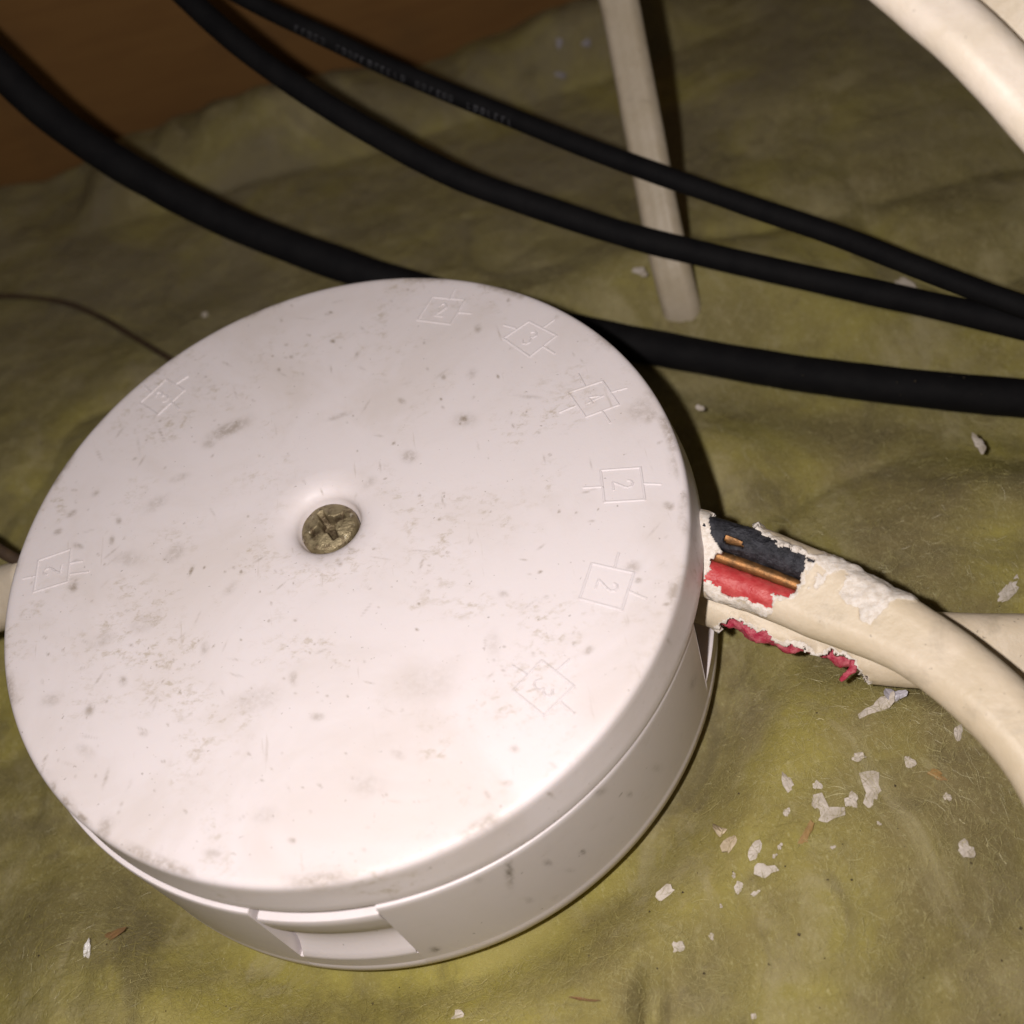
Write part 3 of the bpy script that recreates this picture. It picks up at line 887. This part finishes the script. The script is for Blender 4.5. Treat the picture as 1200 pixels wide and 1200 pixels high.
# ------------------------------------------------------------------ the other cables
def cable(name, pts, section, mat, label, up=(0, 0, 1), step=1.0, wob=0.1, seed=0, cat="cable", group=None):
    V, nr, nc, ON, ss = sweep(pts, section, up, step, wob, seed)
    o = mesh_obj(name, V, ring_faces(nr, nc), mat, attr={"torn": np.zeros(len(V))})
    fix_normals(o)
    return tag(o, label, cat, group)
def ribbed(wd, th_, n=72):
    """flat cable whose three cores show as ridges"""
    s = stadium(wd, th_, n)
    b = 0.045 * np.cos(2 * math.pi * s[:, 0] / (wd * 0.34)) * (np.abs(s[:, 0]) < wd * 0.42)
    s[:, 1] += np.sign(s[:, 1]) * b
    return s
cable("cream_cable", P_UPR, ribbed(6.0, 4.0), M_CREAM_DULL, "grubby cream flat cable rising out of the insulation behind the black cables", up=toC(P_UPR[4]) + np.array([-0.25, 0, 0]), seed=3)
G3 = "black cables crossing behind the box"
cable("black_cable", P_THICK, circle(2.65, 28), M_BLACK, "thickest black cable, passing right behind the box lid", seed=4, group=G3, wob=0.12)
cable("black_cable", P_MID, circle(1.78, 24), M_BLACK, "middle black cable between the thick one and the printed one", seed=5, group=G3, wob=0.08)
thin = cable("black_cable", P_THIN, circle(1.45, 24), M_BLACK, "thin black cable with faint pale print along it", seed=6, group=G3, wob=0.05)
cable("cream_cable", P_CORN, stadium(5.6, 4.2, 64), M_CREAM_CLEAN, "bright cream flat cable crossing the top right corner", up=toC(P_CORN[3]) + np.array([0.1, 0.5, 0.3]), seed=7)
cable("cream_cable", P_CORN2, ribbed(9.0, 4.6), M_CREAM_OLD, "dull cream cable in the extreme top right corner beyond the bright one", up=toC(P_CORN2[3]), seed=8)
cable("cream_cable", P_LEFT, stadium(8.2, 5.2, 48), M_CREAM_OLD, "cream flat cable leaving the box at its left rim", up=toC(P_LEFT[1]), seed=9)
cable("dark_strip", P_LEFTD, circle(0.8, 16), M_TWIG, "dark brown strip above the cream cable at the left rim", seed=10, cat="wire")  # slim dark tube following the dark line over the cream cable

# worn, unreadable print on the thin cable: flat strokes a hair above the rubber
Pq, sq = resample(P_THIN, 0.05)
Tq, Sq, Nq = frames(Pq, (0, 0, 1))
qx = to_px(Pq)[:, 0]
V = []; F = []
def print_stroke(i, du0, dv0, du1, dv1, hw=0.10):
    """stroke in (along mm, around mm) on the cable's side towards the light"""
    r = 1.45 + 0.07
    pts = []
    for du, dv in ((du0, dv0), (du1, dv1)):
        j = min(len(Pq) - 1, max(0, i + int(du / 0.05)))
        vdir = toC(Pq[j]); a0 = math.atan2(vdir @ Sq[j], vdir @ Nq[j])
        pts.append((j, dv, a0))
    t = np.array([du1 - du0, dv1 - dv0]); t = t / (np.linalg.norm(t) + 1e-9)
    off = np.array([-t[1], t[0]]) * hw
    b = len(V)
    for (j, dv, a0) in pts:
        for sg in (1, -1):
            jj = min(len(Pq) - 1, max(0, j + int(round(sg * off[0] / 0.05))))
            a = a0 + (dv + sg * off[1]) / r
            V.append(Pq[jj] + r * (math.sin(a) * Sq[jj] + math.cos(a) * Nq[jj]))
    F.append((b, b + 1, b + 3, b + 2))
rp = random.Random(3)
for (a, b) in ((352, 384), (400, 478), (492, 532), (552, 606)):
    i = int(np.argmin(np.abs(qx - a))); e = int(np.argmin(np.abs(qx - b)))
    while i < e:
        o = 0.75
        kind = rp.randrange(4)
        print_stroke(i, 0, o - .45, 0.1, o + .45)
        if kind != 1: print_stroke(i, 0, o + .4, .5, o + .4)
        if kind != 2: print_stroke(i, 0, o - .4, .5, o - .35)
        if kind == 3: print_stroke(i, .5, o - .4, .5, o + .4)
        i += int(rp.uniform(0.95, 1.3) / 0.05)
pr = mesh_obj("print_lettering", V, F, M_PRINT, thin, smooth=False)
pr["label"] = "faint worn print along the thin black cable"

# thin twig lying left of the box
tw = [on_wool(x, y, 0.9) for x, y in ((-60, 350), (0, 347), (40, 349), (80, 356), (120, 373), (160, 397), (198, 420), (235, 446))]
tw = np.array(tw)
V, nr, nc, ON, ss = sweep(tw, circle(0.52, 12), (0, 0, 1), 1.0, 0.06, 12)
o = mesh_obj("brown_twig", V, ring_faces(nr, nc), M_TWIG); tag(o, "thin dark brown twig curving over the insulation left of the box", "twig")

# ------------------------------------------------------------------ flakes and scraps on the wool
def flake(name, px, py, wpx, hpx, ang, mat, label, seed, group=None, thick=0.24, cat="flake", shape=None, lift=0.02, curl=0.12):
    c = on_wool(px, py, lift)
    dep = (R @ (c - CAM))[2]
    sc = dep / F_PX
    rr_ = random.Random(seed)
    n = 16
    ex = R.T @ np.array([1.0, 0, 0]); ex[2] = 0; ex /= np.linalg.norm(ex)
    ey = np.array([-ex[1], ex[0], 0.0])                 # up the picture
    cy = 1.0 / max(0.5, abs(ray(px, py)[2] / np.linalg.norm(ray(px, py))))
    out = []
    if shape is None:
        ph = [rr_.uniform(0, 6.28) for _ in range(4)]
        for k_ in range(n):
            a = 2 * math.pi * k_ / n
            r = 1 + 0.20 * math.sin(2 * a + ph[0]) + 0.16 * math.sin(3 * a + ph[1]) + 0.12 * math.sin(5 * a + ph[2]) + rr_.uniform(-.13, .13)
            out.append((0.5 * wpx * r * math.cos(a), 0.5 * hpx * r * math.sin(a)))
    else:
        out = [(0.5 * wpx * u, 0.5 * hpx * v) for u, v in shape]
    n = len(out)
    ca, sa = math.cos(math.radians(ang)), math.sin(math.radians(ang))
    tx, ty = rr_.uniform(-.2, .2), rr_.uniform(-.05, .3)
    curl = curl * rr_.uniform(-0.6, 2.2); wpx *= 0.93; hpx *= 0.93
    V = []
    rings = [1.0, 0.55]
    for side in (1, -1):
        for rf in rings:
            for (u, v) in out:
                u2, v2 = (u * ca - v * sa) * sc * rf, (u * sa + v * ca) * sc * cy * rf
                z = tx * u2 + ty * v2 + side * thick / 2 * (0.6 if rf == 1.0 else 1.0) + curl * (u2 * u2 - v2 * v2) / (abs(wpx) * sc + .5) + rr_.uniform(-.05, .05)
                V.append(c + ex * u2 + ey * v2 + np.array([0, 0, z]))
        V.append(c + np.array([0, 0, side * thick / 2 + rr_.uniform(-.05, .05)]))
    F = []
    H_ = 2 * n + 1
    for s_ in (0, 1):
        b = s_ * H_
        for k_ in range(n):
            k2 = (k_ + 1) % n
            F.append((b + k_, b + k2, b + n + k2, b + n + k_)); F.append((b + n + k_, b + n + k2, b + 2 * n))
    for k_ in range(n):
        k2 = (k_ + 1) % n
        F.append((k_, k2, H_ + k2, H_ + k_))
    o = mesh_obj(name, V, F, mat, smooth=False)
    fix_normals(o)
    return tag(o, label, cat, group)

LSH = [(-.8, .9), (-.2, 1), (0, .3), (.1, -.15), (.6, -.25), (1, -.1), (.95, -.6), (.3, -.75), (-.2, -1), (-.75, -.9), (-.6, -.3), (-.95, .2)]
HSH = [(-.9, .85), (-.3, .95), (.3, 1), (.75, .9), (.6, .3), (.95, -.35), (.7, -.95), (.1, -.85), (-.35, -.95), (-.85, -.6), (-.5, -.1), (-.7, .3)]
GF = "white flakes scattered on the insulation"
FL = [
    (1022, 927, 28, 46, -4, M_FLAKE, "largest pale flake, upright and waisted, right of the L-shaped one", HSH),
    (970, 946, 38, 34, 0, M_FLAKE, "L-shaped pale flake left of the largest flake", LSH),
    (998, 938, 15, 17, 10, M_FLAKE, "small squarish flake between the L-shaped and the largest flake", None),
    (925, 919, 13, 32, 12, M_FLAKE, "narrow upright flake above and left of the L-shaped one", None),
    (958, 921, 10, 12, 0, M_FLAKE, "small round flake just above the L-shaped one", None),
    (1006, 887, 17, 9, 5, M_FLAKE, "small wide flake above the largest flake", None),
    (1066, 893, 10, 16, 8, M_FLAKE, "small upright flake nearest to the lower bend of the stripped cable", None),
    (1131, 995, 23, 19, -30, M_FLAKE, "lone bright flake at the right, below the cable bend", None),
    (888, 996, 22, 20, 5, M_FLAKE, "square pale flake above the oval one", None),
    (897, 1021, 26, 17, 8, M_FLAKE, "oval pale flake with a raised rim below the square one", None),
    (867, 1040, 12, 13, 20, M_FLAKE, "small flake just below and left of the oval one", None),
    (885, 1047, 11, 5, 10, M_FLAKE, "thin sliver flake just below the oval one", None),
    (782, 1049, 24, 20, 25, M_FLAKE, "clumped double flake nearest to the lower right side of the box", None),
    (795, 1112, 15, 15, 10, M_FLAKE, "dull flake half sunk in the wool below the clumped double flake", None),
    (834, 1098, 5, 9, 20, M_FLAKE, "tiny upright sliver right of the dull sunken flake", None),
    (882, 1188, 8, 12, 40, M_FLAKE, "small white flake at the bottom edge right of the crease", None),
    (536, 1192, 16, 12, 20, M_FLAKE, "white flake at the bottom edge below the box", None),
    (1148, 521, 12, 18, 10, M_FLAKE, "small white flake below the right end of the thick black cable", None),
    (1180, 693, 32, 15, 35, M_FLAKE, "long pale flake just above the cream cable at the right edge", None),
    (750, 318, 15, 9, -20, M_FLAKE, "white flake left of the foot of the upright cream cable", None),
    (1062, 335, 26, 13, -10, M_FLAKE, "pale flake under the thin black cable on the right", None),
    (656, 47, 10, 9, 10, M_FOIL, "dim bluish flake left of the top of the upright cream cable, left one of three", None),
    (686, 48, 11, 9, -20, M_FOIL, "brightest of three bluish flakes left of the top of the upright cream cable", None),
    (657, 86, 12, 10, 0, M_FOIL, "lowest of three bluish flakes left of the top of the upright cream cable", None),
    (820, 478, 9, 7, 0, M_FLAKE, "tiny flake in the wool right of the lid's upper right rim", None),
    (1016, 8, 0, 0, 0, None, None, None),
]
sd_ = 40
for (x, y, a, b, an, mt, lb, shp) in FL:
    sd_ += 1
    if mt is None: continue
    flake("plastic_flake", x, y, a, b, an, mt, lb, sd_, GF, shape=shp)
for i, (x, y, a, b, wh) in enumerate([(976, 993, 6, 4, "right of the lower end of the orange shaving below the L-shaped flake"), (914, 992, 7, 5, "right of the square pale flake"),
        (922, 952, 9, 8, "below the narrow upright flake"), (1109, 934, 10, 9, "right of the largest flake, below the small orange shaving"), (1123, 858, 10, 18, "against the lower edge of the stripped cable"),
        (240, 370, 7, 6, "on the dark insulation beside the twig, left of the box"), (908, 1003, 6, 4, "between the square and the oval flake"), (860, 1026, 6, 5, "left of the oval flake"),
        (845, 1062, 4, 4, "alone below the group of flakes"), (1030, 965, 5, 4, "just below the largest flake")]):
    flake("plastic_crumb", x, y, a, b, i * 37, M_FLAKE, "tiny pale crumb " + wh, 90 + i, "tiny pale crumbs on the insulation", cat="crumb")
flake("tan_peeling", 846, 976, 13, 30, 22, M_FLAKE_TAN, "curled tan peeling, upper piece right of the box", 120, cat="peeling", thick=0.5, curl=0.9)
flake("tan_peeling", 857, 990, 16, 27, -24, M_FLAKE_TAN, "curled tan peeling, lower piece right of the box", 121, cat="peeling", thick=0.5, curl=0.9)
flake("film_scrap", 1048, 815, 26, 13, 15, M_FOIL, "bluish white scrap of film below the crossing of the cream cables", 130, cat="film scrap", lift=0.8, curl=0.6)
flake("film_scrap", 1030, 828, 42, 16, 28, M_FLAKE, "dull grey scrap of film in the shade below the chewed cable", 131, cat="film scrap", lift=0.3, curl=0.5)
flake("film_scrap", 102, 1112, 8, 17, -6, M_GLINT, "glinting white scrap touching the brown wood shaving", 132, cat="film scrap", lift=0.6)
flake("wood_shaving", 128, 1099, 42, 9, 27, M_STRAW, "brown wood shaving beside the glinting scrap, lower left", 133, cat="shaving")
flake("wood_shaving", 684, 1171, 34, 3, -8, M_STRAW, "thin dark splinter below the box near the bottom edge", 134, cat="splinter", thick=0.3, lift=0.5)
flake("wood_shaving", 943, 984, 11, 38, -32, M_ORANGE, "orange wood shaving below the L-shaped flake", 135, cat="shaving")
flake("wood_shaving", 1098, 908, 20, 9, -20, M_ORANGE, "orange shaving right of the largest flake", 136, cat="shaving")

# dark specks of dirt: one mass
V = []; F = []
rs = random.Random(9)
sp = [(34, 1074, 6), (45, 1120, 5), (866, 930, 4), (1052, 971, 4), (970, 1031, 4), (998, 1031, 4), (1138, 1012, 6), (1049, 921, 6), (936, 1095, 6), (800, 1046, 4), (761, 1068, 4), (1196, 1088, 7),
      (1174, 1126, 5), (966, 1123, 4), (901, 1130, 4), (770, 1135, 4), (825, 1141, 5), (920, 1015, 3), (1030, 880, 3), (270, 1182, 4), (265, 1179, 3), (316, 1112, 4), (437, 1176, 5), (60, 460, 4), (48, 520, 5), (690, 1120, 3)]
for _ in range(190):
    sp.append((rs.uniform(0, 1200), rs.uniform(420, 1200), rs.uniform(1.2, 3.2)))
for (x, y, s_) in sp:
    c = on_wool(x, y, 0.15)
    if math.hypot(c[0], c[1]) < 42: continue
    r = 0.72 * s_ / 2 * (R @ (c - CAM))[2] / F_PX
    b = len(V)
    for (dx, dy, dz) in ((1, 0, 0), (-1, 0, 0), (0, 1, 0), (0, -1, 0), (0, 0, 1), (0, 0, -1)):
        k_ = rs.uniform(.6, 1.4) * r
        V.append(c + np.array([dx, dy, dz * .7]) * k_)
    for f in ((0, 2, 4), (2, 1, 4), (1, 3, 4), (3, 0, 4), (2, 0, 5), (1, 2, 5), (3, 1, 5), (0, 3, 5)):
        F.append(tuple(b + q_ for q_ in f))
o = mesh_obj("dirt_specks", V, F, M_DIRT, smooth=False, base=(0, 0, -30))
tag(o, "tiny dark specks of dirt sprinkled over the insulation", "dirt", kind="stuff")
